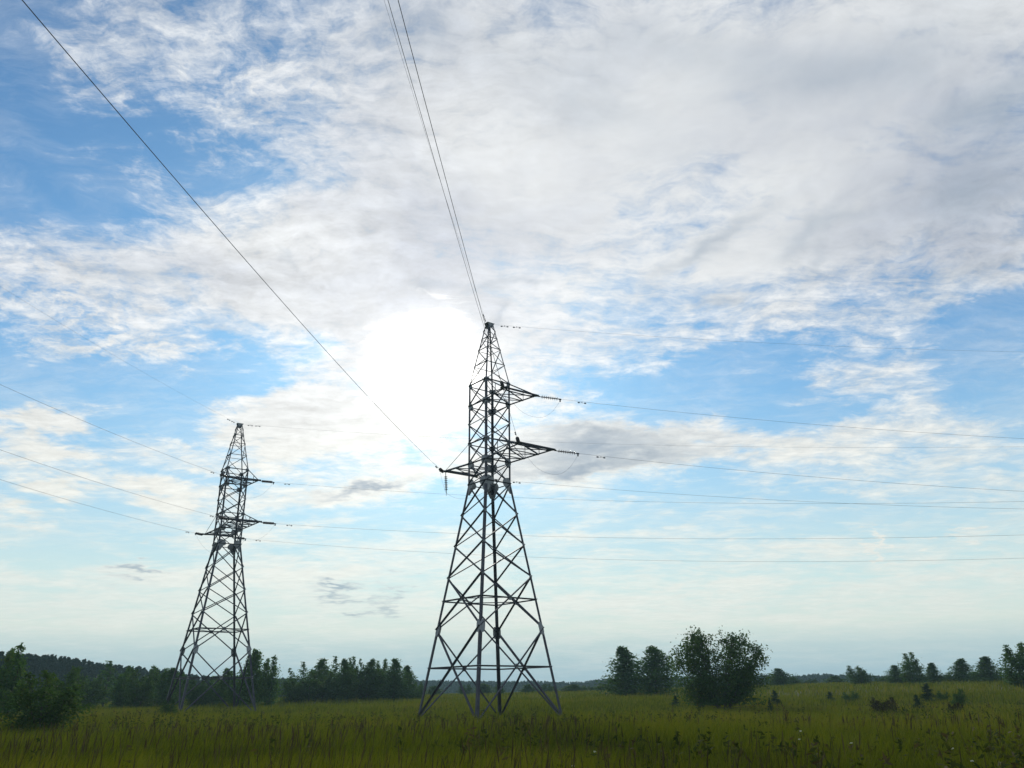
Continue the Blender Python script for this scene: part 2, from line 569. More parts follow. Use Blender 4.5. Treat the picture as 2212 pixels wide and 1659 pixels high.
def ground_z(x, y):
    x, y = np.asarray(x, float), np.asarray(y, float)
    r = np.hypot(x, y)
    az = np.arctan2(x, np.maximum(y, 1e-3))
    amp = np.interp(az, [-0.60, -0.42, -0.215, 0.0, 0.21, 0.46], [0.7, 0.8, 1.7, 2.05, 2.9, 3.9])
    rise = amp * (1 - np.exp(-np.clip(r - 75, 0, None) / 60))
    und = 0.10 * np.sin(x * 0.11 + 1.3) * np.sin(y * 0.083 + 0.4) + 0.05 * np.sin(x * 0.31 + y * 0.23)
    und = und * sstep(14, 45, r)
    return rise * sstep(0, 30, y) + und


def gz(x, y):
    return float(ground_z(x, y))


def place(px, dist, dx=0.0):
    """a spot on the ground: 'dist' metres away in the direction of column px of the photograph"""
    d = ray(px, 1500)
    t = dist / math.hypot(d.x, d.y)
    x, y = d.x * t + dx, d.y * t
    return x, y, gz(x, y)


def height_at(px, py, dist):
    """height above the spot of something that reaches up to picture row py there"""
    d = ray(px, py)
    t = dist / math.hypot(d.x, d.y)
    return EYE + d.z * t


def build_ground():
    radii = [0, 3, 6, 9, 12, 16, 20, 25, 30, 36, 42, 50, 58, 66, 75, 85, 95, 108, 122, 140, 160, 185, 215, 250, 300, 370, 460, 600, 800, 1200, 2000, 3500]
    nseg = 160
    V, Q = [], []
    for r in radii:
        for k in range(nseg):
            a = 2 * math.pi * k / nseg
            x, y = r * math.sin(a), r * math.cos(a)
            V.append((x, y, gz(x, y)))
    for i in range(len(radii) - 1):
        for k in range(nseg):
            k2 = (k + 1) % nseg
            Q.append((i * nseg + k, i * nseg + k2, (i + 1) * nseg + k2, (i + 1) * nseg + k))
    m, w = new_mat('meadow_soil_and_thatch')
    tc = w.n('ShaderNodeTexCoord').outputs['Object']
    n1 = w.noise(tc, 0.06, 8, 0.6)
    n2 = w.noise(w.v('MULTIPLY', tc, (1.0, 0.5, 1.0)), 1.2, 6, 0.6)
    col = w.mix(w.step(n1, 0.36, 0.62), (0.058, 0.066, 0.008), (0.085, 0.086, 0.014))
    col = w.mix(w.step(n2, 0.45, 0.7), col, (0.036, 0.044, 0.007))
    finish(w, principled(w, col, 0.95, 0.0, 0.1))
    o = link_mesh('ground', V, Q, m, smooth=True)
    tag(o, kind='structure')


build_ground()

# ------------------------------------------------------------------ pylons
LV = dict(A=23.924, B=22.222, C=20.725, D=19.182, E=17.578, G=15.961, H=13.627, I=11.348, J=9.068, K=7.452, M=5.465, P=2.892, foot=-0.55)
S0, SG, TOP = 7.067, 2.299, 29.30
ARM = dict(U=(3.996, 1.499, 'B', 'A', -1), V=(5.755, 1.50, 'E', 'D', -1), W=(4.039, 1.427, 'E', 'D', 1))
LEGS = [(-1, -1), (1, -1), (1, 1), (-1, 1)]      # near, right, far, left corner


def half(z):
    if z >= LV['G']:
        return SG / 2
    return (S0 + (SG - S0) * z / LV['G']) / 2


def corner(i, z):
    h = half(z)
    return Vector((LEGS[i][0] * h, LEGS[i][1] * h, z))


def face_normal(i):
    a, b = LEGS[i], LEGS[(i + 1) % 4]
    return Vector((a[0] + b[0], a[1] + b[1], 0)).normalized()


def octagon(rx, ry, cut=0.45):
    return [(-rx, -ry * cut), (-rx * cut, -ry), (rx * cut, -ry), (rx, -ry * cut), (rx, ry * cut), (rx * cut, ry), (-rx * cut, ry), (-rx, ry * cut)]


def insulator(parent, p, direction, length=1.75, n=8):
    """string of porcelain caps from a shackle on the arm to the clamp at its far end"""
    d = Vector(direction).normalized()
    mb = MB()
    prof = [(0.0, 0.028), (0.26, 0.028)]
    step = (length - 0.46) / n
    for k in range(n):
        t = 0.27 + k * step
        prof += [(t, 0.035), (t + 0.02, 0.045), (t + step * 0.30, 0.05), (t + step * 0.42, 0.128), (t + step * 0.56, 0.132), (t + step * 0.62, 0.03)]
    prof += [(length - 0.15, 0.028), (length, 0.028)]
    mb.lathe(p, p + d * length, prof, 10)
    o = mb.build('insulator_string', M_GLASS, parent, True)
    cl = MB()
    e = p + d * length
    dn = Vector((0, 0, -1))
    cl.box_along(e - d * 0.16, e + d * 0.05, d.cross(dn).normalized(), dn, -0.03, 0.03, -0.03, 0.06)
    cl.box_along(e - d * 0.10, e + d * 0.0, d.cross(dn).normalized(), dn, -0.022, 0.022, 0.06, 0.22)
    cl.build('clamp', M_STEEL, o)
    return e


def build_pylon(label, loc, rz, dirs, hanging):
    root = thing('lattice_pylon', label, 'pylon', loc, rz, 'lattice pylons of the power lines')
    inv = root.matrix_basis.to_3x3()
    order = ['foot', 'P', 'M', 'K', 'J', 'I', 'H', 'G']
    # four legs, each one rolled angle from the footing to the shoulder
    for i in range(4):
        mb = MB()
        inw = Vector((-LEGS[i][0], -LEGS[i][1], 0))
        mb.angle(corner(i, LV['foot']), corner(i, LV['M']), inw, 0.20)
        mb.angle(corner(i, LV['M'] + 0.002), corner(i, LV['G']), inw, 0.175)
        mb.angle(corner(i, LV['G'] + 0.002), corner(i, LV['A']), inw, 0.15)
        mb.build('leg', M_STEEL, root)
        f = MB()
        c = corner(i, LV['foot'])
        f.lathe(c + Vector((0, 0, -0.5)), c + Vector((0, 0, 0.22)), [(0.0, 0.42), (0.50, 0.36), (0.62, 0.34), (0.66, 0.30)], 12)
        f.build('footing', M_CONCRETE, root)
    # crossed bracing, one mesh to a face
    for i in range(4):
        j = (i + 1) % 4
        n = face_normal(i)
        mb = MB()
        spans = [('foot', 'M', 0.125), ('M', 'J', 0.115), ('J', 'I', 0.10), ('I', 'H', 0.095), ('H', 'G', 0.095)]
        for a, b, wd in spans:
            mb.flat_angle(corner(i, LV[a]), corner(j, LV[b]), n, wd, off=0.004)
            mb.flat_angle(corner(j, LV[a]), corner(i, LV[b]), -n, wd * 0.9, off=0.004)
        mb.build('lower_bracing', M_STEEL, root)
        mb = MB()
        for a, b in (('G', 'E'), ('E', 'D'), ('D', 'C'), ('C', 'B'), ('B', 'A')):
            mb.flat_angle(corner(i, LV[a]), corner(j, LV[b]), n, 0.075, off=0.004)
            mb.flat_angle(corner(j, LV[a]), corner(i, LV[b]), -n, 0.065, off=0.004)
        for a in ('A', 'B', 'D', 'E', 'G'):
            z = LV[a]
            mb.flat_angle(corner(i, z), corner(j, z), n, 0.08, off=0.014)
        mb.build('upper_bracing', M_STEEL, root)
    # two level frames low on the body, with a star of struts inside the upper one
    for z, star in ((LV['K'], True), (LV['P'], False)):
        mb = MB()
        mids = []
        for i in range(4):
            j = (i + 1) % 4
            p, q = corner(i, z), corner(j, z)
            mb.flat_angle(p, q, face_normal(i), 0.10, off=0.016)
            mids.append((p + q) / 2)
        if star:
            for i in range(4):
                mb.flat_angle(mids[i], mids[(i + 1) % 4], (0, 0, 1), 0.06)
        mb.build('level_frame', M_STEEL, root)
    # gusset plates where the members meet
    sizes = dict(G=0.70, E=0.52, D=0.32, B=0.42, A=0.32, M=0.38, J=0.17, I=0.17, H=0.17, C=0.15, K=0.12, P=0.16)
    for a, sz in sizes.items():
        z = LV[a]
        for i in range(4):
            mb = MB()
            for other in ((i + 1) % 4, (i - 1) % 4):
                t = (corner(other, z) - corner(i, z)).normalized()
                nn = face_normal(i if other == (i + 1) % 4 else (i - 1) % 4)
                up = (corner(i, z + 0.5) - corner(i, z - 0.5)).normalized()
                cc = corner(i, z) + t * (sz * 0.50) + nn * 0.012
                if a == 'G':
                    ol = [(-sz * 0.5, -sz * 1.05), (-sz * 0.15, -sz * 1.05), (sz * 0.25, -sz * 0.35), (sz * 0.50, -sz * 0.25), (sz * 0.62, sz * 0.05),
                          (sz * 0.40, sz * 0.45), (-sz * 0.1, sz * 0.62), (-sz * 0.5, sz * 0.62)]
                elif a == 'M':
                    ol = octagon(sz * 0.55, sz * 1.15)
                else:
                    ol = octagon(sz * 0.55, sz * 0.60)
                mb.plate(cc, t, up, ol, 0.014)
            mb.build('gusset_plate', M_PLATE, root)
    # where the big diagonals cross
    for z in (LV['P'], LV['K']):
        for i in range(4):
            j = (i + 1) % 4
            mb = MB()
            c = (corner(i, z) + corner(j, z)) / 2 + face_normal(i) * 0.03
            mb.plate(c, (corner(j, z) - corner(i, z)).normalized(), Vector((0, 0, 1)), octagon(0.16, 0.17), 0.012)
            mb.build('crossing_plate', M_PLATE, root)
    # earth-wire peak
    ht = 0.22
    zt = TOP - 0.12
    zs = [LV['A'], 25.55, 26.9, 27.85, 28.55, zt]

    def pk(i, z):
        f = (z - LV['A']) / (zt - LV['A'])
        h = SG / 2 + (ht - SG / 2) * f
        return Vector((LEGS[i][0] * h, LEGS[i][1] * h, z))
    mb = MB()
    for i in range(4):
        mb.angle(pk(i, LV['A'] + 0.004), pk(i, zt), Vector((-LEGS[i][0], -LEGS[i][1], 0)), 0.085)
    mb.build('peak', M_STEEL, root)
    for i in range(4):
        j = (i + 1) % 4
        n = face_normal(i)
        mb = MB()
        for k in range(len(zs) - 1):
            a, b = (i, j) if k % 2 == 0 else (j, i)
            mb.flat_angle(pk(a, zs[k]), pk(b, zs[k + 1]), n, 0.055, off=0.004)
            if k in (1, 2, 3):
                mb.flat_angle(pk(i, zs[k]), pk(j, zs[k]), n, 0.05, off=0.012)
        mb.build('peak_bracing', M_STEEL, root)
    mb = MB()
    mb.plate((0, 0, zt + 0.07), (1, 0, 0), (0, 1, 0), [(-0.34, -0.26), (0.34, -0.26), (0.34, 0.26), (-0.34, 0.26)], 0.03)
    for sx in (-1, 1):
        mb.plate((0, sx * 0.24, zt - 0.10), (1, 0, 0), (0, 0, 1), [(-0.30, 0.15), (-0.16, -0.22), (0.16, -0.22), (0.30, 0.15)], 0.016)
    mb.build('earth_wire_bracket', M_PLATE, root)
    # cross arms
    ends = {}
    for key, (aa, bb, lo, hi, sgn) in ARM.items():
        zlo, zhi = LV[lo], LV[hi]
        li = (0, 1) if sgn < 0 else (3, 2)                # legs the arm springs from, the first towards -x
        r0, r1 = corner(li[0], zlo), corner(li[1], zlo)
        t0, t1 = corner(li[0], zhi), corner(li[1], zhi)
        e0, e1 = Vector((-bb, sgn * aa, zlo)), Vector((bb, sgn * aa, zlo))
        out = Vector((0, sgn, 0))
        upv = Vector((0, 0, 1))
        mb = MB()
        mb.flat_angle(r0, e0, upv, 0.11)
        mb.flat_angle(r1, e1, upv, 0.11)
        mb.flat_angle(e0 - Vector((0.28, 0, 0)), e1 + Vector((0.28, 0, 0)), upv, 0.15, off=0.012)
        mb.flat_angle(e0 - Vector((0.05, sgn * 0.42, 0)), e1 + Vector((0.05, -sgn * 0.42, 0)), upv, 0.09, off=0.012)
        nb = 3 if key == 'V' else 2
        for k in range(nb):
            f0, f1 = k / nb, (k + 1) / nb
            a, b = (r0, e0), (r1, e1)
            p0, p1 = a[0].lerp(a[1], f0), b[0].lerp(b[1], f0)
            q0, q1 = a[0].lerp(a[1], f1), b[0].lerp(b[1], f1)
            mb.flat_angle(p0, q1, upv, 0.065, off=-0.02)
            mb.flat_angle(p1, q0, upv, 0.065, off=-0.034)
            if k:
                mb.flat_angle(p0, p1, upv, 0.07, off=-0.05)
        arm = mb.build('crossarm', M_STEEL, root)
        tb = MB()
        for (t, e, r) in ((t0, e0, r0), (t1, e1, r1)):
            wt = 0.045 if key == 'W' else 0.09
            tb.flat_angle(t, e + Vector((0, 0, 0.03)), Vector((1, 0, 0)), wt)
            if key != 'W':
                for f in ((0.35, 0.68) if key == 'V' else (0.5,)):
                    tb.flat_angle(t.lerp(e, f), r.lerp(e, f), Vector((1, 0, 0)), 0.055, off=0.008)
                if key == 'V':
                    tb.flat_angle(t.lerp(e, 0.35), r.lerp(e, 0.68), Vector((1, 0, 0)), 0.05, off=0.016)
                    tb.flat_angle(t, r.lerp(e, 0.35), Vector((1, 0, 0)), 0.05, off=0.016)
        tb.build('arm_tie', M_STEEL, arm)
        for e in (e0, e1):
            pl = MB()
            pl.plate(e + Vector((0, -sgn * 0.10, 0.055)), Vector((1, 0, 0)), Vector((0, 1, 0)), octagon(0.27, 0.24), 0.014)
            pl.build('end_plate', M_PLATE, arm)
        q0 = inv.transposed() @ dirs[key][0]
        q1 = inv.transposed() @ dirs[key][1]
        w0 = insulator(root, e0 + Vector((-0.12, 0, -0.02)), q0)
        w1 = insulator(root, e1 + Vector((0.12, 0, -0.02)), q1)
        ends[key] = (root.matrix_basis @ w0, root.matrix_basis @ w1)
        if key == 'W' and hanging:
            h = e0 + Vector((0.12, sgn * 0.02, -0.03))
            hh = insulator(root, h, Vector((0.06, 0.0, -1)), 1.62, 8)
            ends['hang'] = root.matrix_basis @ hh
    tp = Vector((0, 0, zt + 0.10))
    ends['top'] = (root.matrix_basis @ (tp + Vector((-0.3, 0, 0))), root.matrix_basis @ (tp + Vector((0.3, 0, 0))))
    return root, ends


def hdir(az, sl):
    return Vector((math.sin(R(az)), math.cos(R(az)), -sl)).normalized()


SPANS = {
    'near': dict(loc=(-1.7851, 62.0308, EYE - 1.0103), rz=0.6543, az=(184.05, 94.27), hang=True,
                 sl=dict(top=(0.1237, 0.1379), U=(0.0898, 0.1624), V=(0.0600, 0.1530), W=(0.1122, 0.1245)),
                 k=dict(top=(0.00066, 0.0009), U=(0.00066, 0.00107), V=(0.00054, 0.0011), W=(0.00066, 0.00098)),
                 label='tallest steel lattice pylon, in front of the sun, right of the smaller pylon'),
    'far': dict(loc=(-29.9199, 87.9502, EYE - 0.9564), rz=0.5798, az=(187.93, 107.35), hang=False,
                sl=dict(top=(0.0739, 0.1797), U=(0.0820, 0.1592), V=(0.0808, 0.1289), W=(0.0681, 0.1426)),
                k=dict(top=(0.00087, 0.00066), U=(0.00094, 0.0008), V=(0.00097, 0.00074), W=(0.00089, 0.0008)),
                label='smaller and more distant steel lattice pylon on the left, birches at its foot'),
}
POS = {'top': 'earth wire', 'U': 'upper', 'V': 'right lower', 'W': 'left lower'}


def damper(parent, pts, s):
    """stockbridge dampers clamped under the wire near its end"""
    mb = MB()
    acc = 0.0
    for i in range(len(pts) - 1):
        L = (pts[i + 1] - pts[i]).length
        if acc + L >= s:
            f = (s - acc) / L
            c = pts[i].lerp(pts[i + 1], f)
            d = (pts[i + 1] - pts[i]).normalized()
            dn = Vector((0, 0, -1))
            b = c + dn * 0.10
            mb.tube([c, b], 0.02, 6)
            mb.tube([b - d * 0.24, b + d * 0.24], 0.010, 6)
            for q in (-0.24, 0.24):
                mb.lathe(b + d * (q - 0.08), b + d * (q + 0.08), [(0, 0.03), (0.03, 0.05), (0.13, 0.05), (0.16, 0.03)], 8)
            return mb.build('damper', M_WIRE, parent, True)
        acc += L


def wire_label(tower, key, side):
    t = 'tall right pylon' if tower == 'near' else 'small left pylon'
    if side == 0:
        way = 'passing overhead' if tower == 'near' else 'running off left'
        names = {'top': 'thin earth wire from the peak of the %s, %s', 'U': 'conductor from the uppermost arm of the %s, %s',
                 'V': 'conductor from the right lower arm of the %s, %s', 'W': 'conductor from the left lower arm of the %s, %s'}
    else:
        way = 'running off right'
        names = {'top': 'thin earth wire from the peak of the %s, %s', 'U': 'conductor from the uppermost arm of the %s, %s',
                 'V': 'conductor from the right lower arm of the %s, %s', 'W': 'conductor from the left lower arm of the %s, %s'}
    return names[key] % (t, way)


for tower, sp in SPANS.items():
    dirs = {k: (hdir(sp['az'][0], sp['sl'][k][0]), hdir(sp['az'][1], sp['sl'][k][1])) for k in ('U', 'V', 'W')}
    root, ends = build_pylon(sp['label'], sp['loc'], sp['rz'], dirs, sp['hang'])
    for key in ('top', 'U', 'V', 'W'):
        for side in (0, 1):
            p = ends[key][side]
            az, sl, k = R(sp['az'][side]), sp['sl'][key][side], sp['k'][key][side]
            tmax = 150.0 if side == 0 else 190.0
            pts = []
            t = 0.0
            while t <= tmax:
                pts.append(p + Vector((math.sin(az) * t, math.cos(az) * t, -sl * t + k * t * t)))
                t += 0.8 if t < 4 else 3.0
            mb = MB()
            mb.tube(pts, 0.0052 if key == 'top' else (0.0100 if side == 0 else 0.0076), 6)
            o = mb.build('power_line', M_WIRE, smooth=True)
            tag(o, wire_label(tower, key, side), 'power line', 'wires strung from the pylons')
            damper(o, pts, 1.6 if key != 'top' else 1.0)
            if key == 'top':
                damper(o, pts, 2.0)
    # slack loops joining the two spans under each arm
    for key in ('U', 'V', 'W'):
        a, b = ends[key]
        mids = [a]
        drop = 2.0
        if key == 'W' and 'hang' in ends:
            mids.append(ends['hang'])
        mids.append(b)
        pts = []
        for i in range(len(mids) - 1):
            s, e = mids[i], mids[i + 1]
            full = len(mids) == 2
            dd = drop if full else (0.25 if i == 0 else 0.9)
            for q in range(17):
                f = q / 16.0
                if i and q == 0:
                    continue
                pts.append(s.lerp(e, f) + Vector((0, 0, -dd * (1 - abs(2 * f - 1) ** 2.4))))
        mb = MB()
        mb.tube(pts, 0.0062, 6)
        o = mb.build('jumper_cable', M_WIRE, smooth=True)
        where = {'U': 'uppermost arm', 'V': 'right lower arm', 'W': 'left lower arm'}[key]
        t = 'tall right pylon' if tower == 'near' else 'small left pylon'
        tag(o, 'slack loop of cable hanging under the %s of the %s' % (where, t), 'cable', 'jumper loops under the arms')


# ------------------------------------------------------------------ trees and shrubs
def leaf_cards(centres, tones, rng, length, width, droop=0.0):
    """one diamond-shaped leaf (or spray of leaves) on every centre"""
    n = len(centres)
    a = rng.normal(size=(n, 3))
    a[:, 2] -= droop
    a /= np.linalg.norm(a, axis=1)[:, None]
    b = np.cross(a, rng.normal(size=(n, 3)))
    b /= np.linalg.norm(b, axis=1)[:, None] + 1e-9
    s = rng.uniform(0.55, 1.35, n)[:, None]
    a = a * s * length / 2
    b = b * s * width / 2
    off = rng.uniform(-0.3, 0.3, n)[:, None] * a
    V = np.stack([centres - a, centres + off + b, centres + a, centres + off - b], 1).reshape(-1, 3)
    Q = np.arange(4 * n).reshape(n, 4)
    return V, Q, np.repeat(tones, 4)


def grow(seed, H, W, leaders=1, base=0.18, prof=None, branches=26, up=35, cl=0.42, leaves=3000, leaf=(0.22, 0.13), spread=0.0,
         sub=0.0, droop=0.3, thin_top=0.0, trunk_r=0.07, limb_mesh=True, gap=0.25, two=False, floor=0.12):
    """skeleton of leaders and limbs with leaf clusters along the outer part of each limb"""
    rng = np.random.default_rng(seed)
    prof = prof or (lambda t: math.sin(math.pi * min(1.0, 0.12 + 0.88 * t) ** 0.72) ** 0.8)
    mb = MB()
    pts, rad, ton, wgt = [], [], [], []
    for L in range(leaders):
        a0 = 2 * math.pi * (L + rng.uniform(-0.3, 0.3)) / max(1, leaders) + seed
        if two:                                   # two domes side by side
            side = 1.0 if L % 2 else -1.0
            qa, qr = rng.uniform(0, 6.28), rng.uniform(0.2, 1.3)
            ex, ey = side * 1.85 + qr * math.cos(qa), qr * math.sin(qa)
            a0 = math.atan2(ey, ex)
            hl = H * (1.0 - (0.11 * qr + 0.10 * max(0.0, abs(ex) - 1.5)) * rng.uniform(0.7, 1.2)) * (1.0 if side < 0 else 0.975)
        sp = spread * rng.uniform(0.45, 1.0) if leaders > 1 else 0.0
        if two:
            sp = math.hypot(ex, ey)
        else:
            hl = H * (rng.uniform(0.72, 1.0) if L else 1.0)
        line = []
        wob = rng.normal(size=(9, 2)) * 0.035 * H * 0.4
        for k in range(9):
            t = k / 8.0
            r = sp * (t ** 0.8)
            line.append(Vector((math.cos(a0) * (r + 0.06 * (leaders > 1)) + wob[k, 0] * t, math.sin(a0) * (r + 0.06 * (leaders > 1)) + wob[k, 1] * t, hl * t)))
        mb.tube(line, trunk_r * (1.0 if L == 0 else 0.75), 6, 0.008)
        g0 = rng.uniform(0, 6.28)
        for i in range(branches):
            t = base + (0.98 - base) * ((i + rng.uniform(0, 0.9)) / branches)
            tt = (t - base) / (1 - base)
            x = t * 8
            k = min(7, int(x))
            o = line[k].lerp(line[k + 1], x - k)
            ln = W / 2 * prof(tt) * rng.uniform(0.62, 1.18) * (1.0 if leaders == 1 else 0.62)
            if rng.uniform() < gap * 0.4:
                ln *= 0.45
            an = g0 + 2.39996 * i + rng.uniform(-0.4, 0.4)
            if leaders > 1 and rng.uniform() < 0.55:
                an = a0 + rng.uniform(-1.3, 1.3)
            e = R(up + rng.uniform(-18, 18)) * (0.5 + 0.7 * tt)
            d = Vector((math.cos(an) * math.cos(e), math.sin(an) * math.cos(e), math.sin(e)))
            p1 = o + d * ln * 0.5
            p2 = p1 + (d + Vector((0, 0, rng.uniform(-0.1, 0.45)))).normalized() * ln * 0.5
            if limb_mesh:
                mb.tube([o, p1, p2], max(0.010, trunk_r * 0.34 * (1 - 0.6 * tt)), 4, 0.005, cap=False)
            tone = np.clip(rng.normal(0.42, 0.16), 0.05, 0.95)
            for f, wg in ((0.30, 0.6), (0.55, 0.9), (0.80, 1.0), (1.0, 0.9)):
                c = o.lerp(p1, f * 2) if f < 0.5 else p1.lerp(p2, f * 2 - 1)
                pts.append(c)
                rad.append(cl * (0.40 + 0.75 * prof(tt)) * rng.uniform(0.6, 1.2))
                ton.append(tone)
                wgt.append(wg * (0.35 + prof(tt)) * (1 - thin_top * tt))
        for k, f in enumerate((0.9, 0.96, 1.0)):
            x = f * 8
            kk = min(7, int(x))
            pts.append(line[kk].lerp(line[kk + 1], x - kk))
            rad.append(cl * (0.5 - 0.12 * k))
            ton.append(0.5)
            wgt.append(0.5 * (1 - 0.5 * thin_top))
    P = np.array([tuple(p) for p in pts])
    rad, ton, wgt = np.array(rad), np.array(ton), np.array(wgt)
    wgt = wgt * rng.uniform(0.3, 1.3, len(wgt))
    idx = rng.choice(len(P), leaves, p=wgt / wgt.sum())
    cen = P[idx] + rng.normal(size=(leaves, 3)) * rad[idx][:, None] * np.array([0.55, 0.55, 0.50])
    low = cen[:, 2] < floor
    cen[low, 2] = floor + rng.uniform(0, 0.5, int(low.sum())) * (floor > 0.2)
    tone = np.clip(ton[idx] + rng.normal(0, 0.13, leaves), 0, 1)
    V, Q, T = leaf_cards(cen, tone, rng, leaf[0], leaf[1], droop)
    return mb, V, Q, T


def tree(name, label, cat, loc, rz, scale, built, mat, group, trunk_name='trunk', crown_name='crown'):
    mb, V, Q, T = built
    root = thing(name, label, cat, loc, rz, group)
    mb.build(trunk_name, M_BARK, root, True)
    link_arrays(crown_name, V, Q, np.zeros((0, 3), int), mat, root, T)
    root.scale = scale
    return root


def copy_tree(src, label, loc, rz, scale, group):
    r = src.copy()
    C.objects.link(r)
    r.location, r.rotation_euler, r.scale = loc, (0, 0, rz), scale
    r['label'], r['group'] = label, group
    for ch in list(src.children):
        c = ch.copy()
        C.objects.link(c)
        c.parent = r
    return r


def pointed(t):
    return max(0.06, (1 - t) ** 0.95) * min(1.0, 0.85 + 1.0 * t)


def oval(t):
    return max(0.10, (0.70 + 0.30 * math.sin(math.pi * min(1.0, t * 1.35))) * min(1.0, 1.9 * (1 - t)) ** 0.8)


def willow(t):
    return max(0.16, (0.95 + 0.25 * math.sin(math.pi * min(1.0, t * 1.6))) * min(1.0, 1.5 * (1 - t)) ** 0.9)


def dome(t):
    return max(0.12, 1.05 * min(1.0, 2.3 * (1 - t)) ** 0.6)


# models: (nominal height, nominal width, builder)
MODELS = {
    'birch_tall': (7.0, 3.0, lambda s: grow(s, 7.0, 3.0, 1, 0.03, oval, 66, 42, 0.62, 5200, (0.24, 0.14), 0, droop=0.5), M_BIRCH),
    'birch_pointed': (7.0, 3.6, lambda s: grow(s, 7.0, 3.6, 1, 0.02, pointed, 72, 34, 0.62, 5200, (0.24, 0.14), 0, droop=0.5), M_BIRCH),
    'birch_wispy': (7.0, 2.6, lambda s: grow(s, 7.0, 2.6, 1, 0.10, oval, 22, 55, 0.34, 1500, (0.22, 0.12), 0, droop=0.6, thin_top=0.6), M_BIRCH),
    'aspen_clump': (7.0, 4.6, lambda s: grow(s, 7.0, 4.6, 4, 0.02, oval, 20, 45, 0.55, 5600, (0.25, 0.15), 1.1, droop=0.4), M_BIRCH),
    'willow_round': (5.0, 5.0, lambda s: grow(s, 5.0, 5.0, 6, 0.02, willow, 16, 35, 0.55, 6000, (0.22, 0.13), 1.7, droop=0.2), M_WILLOW),
    'bushy_low': (3.0, 3.4, lambda s: grow(s, 3.0, 3.4, 5, 0.02, willow, 12, 32, 0.42, 3600, (0.18, 0.11), 1.1, trunk_r=0.04), M_WILLOW),
    'pine_young': (2.0, 1.2, lambda s: grow(s, 2.0, 1.2, 1, 0.05, pointed, 26, 22, 0.16, 1700, (0.17, 0.035), 0, droop=-0.2, trunk_r=0.03), M_PINE),
    'scrub': (1.6, 2.2, lambda s: grow(s, 1.6, 2.2, 7, 0.05, oval, 9, 40, 0.22, 2400, (0.13, 0.06), 0.85, trunk_r=0.022), M_SCRUB),
}
FIRST = {}


def put(model, variant, name, label, cat, px, top, width, dist, group, seed_rz=None):
    """stand a tree on the meadow: column, top row and width as measured on the photograph, distance in metres"""
    H0, W0, fn, mat = MODELS[model]
    x, y, z = place(px, dist)
    h = (height_at(px, top, dist) - z) * (1.06 if model == 'birch_pointed' else 1.0)
    w = (1.02 if model in ('aspen_clump', 'willow_round', 'bushy_low', 'scrub') else 1.30) * width / FPX * dist / math.cos(az_el(px, 1500)[0])
    key = (model, variant)
    sc = (w / W0, w / W0, h / H0)
    rz = (px * 0.37 + variant) % 6.28 if seed_rz is None else seed_rz
    z -= 0.05
    if key not in FIRST:
        FIRST[key] = tree(name, label, cat, (x, y, z), rz, sc, fn(11 + 7 * variant + len(model)), mat, group)
        return FIRST[key]
    return copy_tree(FIRST[key], label, (x, y, z), rz, sc, group)


G1 = 'young trees standing on the right of the meadow'
G2 = 'birches and aspens in the clump between the pylons'
G3 = 'bushy trees at the foot of the pine wood'
G4 = 'saplings and scrub in the grass'
G5 = 'small trees at the far edge of the meadow'

# the big many-stemmed willow on the right: two domes from one foot
x, y, z = place(1558, 76)
built = grow(5, 6.9, 8.4, 16, 0.10, dome, 24, 18, 0.50, 21000, (0.20, 0.115), 3.0, droop=0.1, thin_top=0.5, trunk_r=0.10, gap=0.5, two=True, floor=0.8)
big = tree('willow_shrub', 'largest shrub in the meadow, broad, many-stemmed and twin-domed, right of the tall pylon', 'tree',
           (x, y, z - 0.05), 0.05, (1, 1, 1), built, M_WILLOW, G1)

put('birch_pointed', 0, 'birch_tree', 'pointed dense tree, first full-sized one right of the tall pylon', 'tree', 1352, 1402, 92, 122, G1)
put('birch_tall', 0, 'birch_tree', 'oval tree between the pointed tree and the big twin-domed shrub', 'tree', 1418, 1396, 74, 118, G1)
put('birch_tall', 1, 'birch_tree', 'small tree just right of the big twin-domed shrub', 'tree', 1686, 1443, 40, 168, G1)
put('willow_round', 0, 'willow_tree', 'rounded tree alone between the big shrub and the twin-topped tree', 'tree', 1862, 1437, 56, 158, G1)
put('birch_tall', 1, 'birch_tree', 'narrow little tree touching the left side of the twin-topped tree', 'tree', 1941, 1436, 30, 150, G1)
put('aspen_clump', 0, 'aspen_tree', 'twin-topped aspen, the tallest of the row on the right skyline', 'tree', 1980, 1409, 62, 146, G1)
put('birch_pointed', 1, 'birch_tree', 'small tree touching the right side of the twin-topped aspen', 'tree', 2022, 1434, 38, 150, G1)
put('birch_wispy', 0, 'birch_tree', 'thin spindly tree, lowest of the row on the right skyline', 'tree', 2058, 1449, 26, 152, G1)
put('birch_pointed', 0, 'birch_tree', 'first of two cone-shaped trees near the right edge, on the left', 'tree', 2088, 1425, 48, 150, G1)
put('birch_pointed', 1, 'birch_tree', 'second of two cone-shaped trees near the right edge, slightly taller', 'tree', 2141, 1421, 52, 146, G1)
put('aspen_clump', 1, 'aspen_tree', 'dark dense tree cut off by the right edge of the picture', 'tree', 2212, 1386, 72, 112, G1)

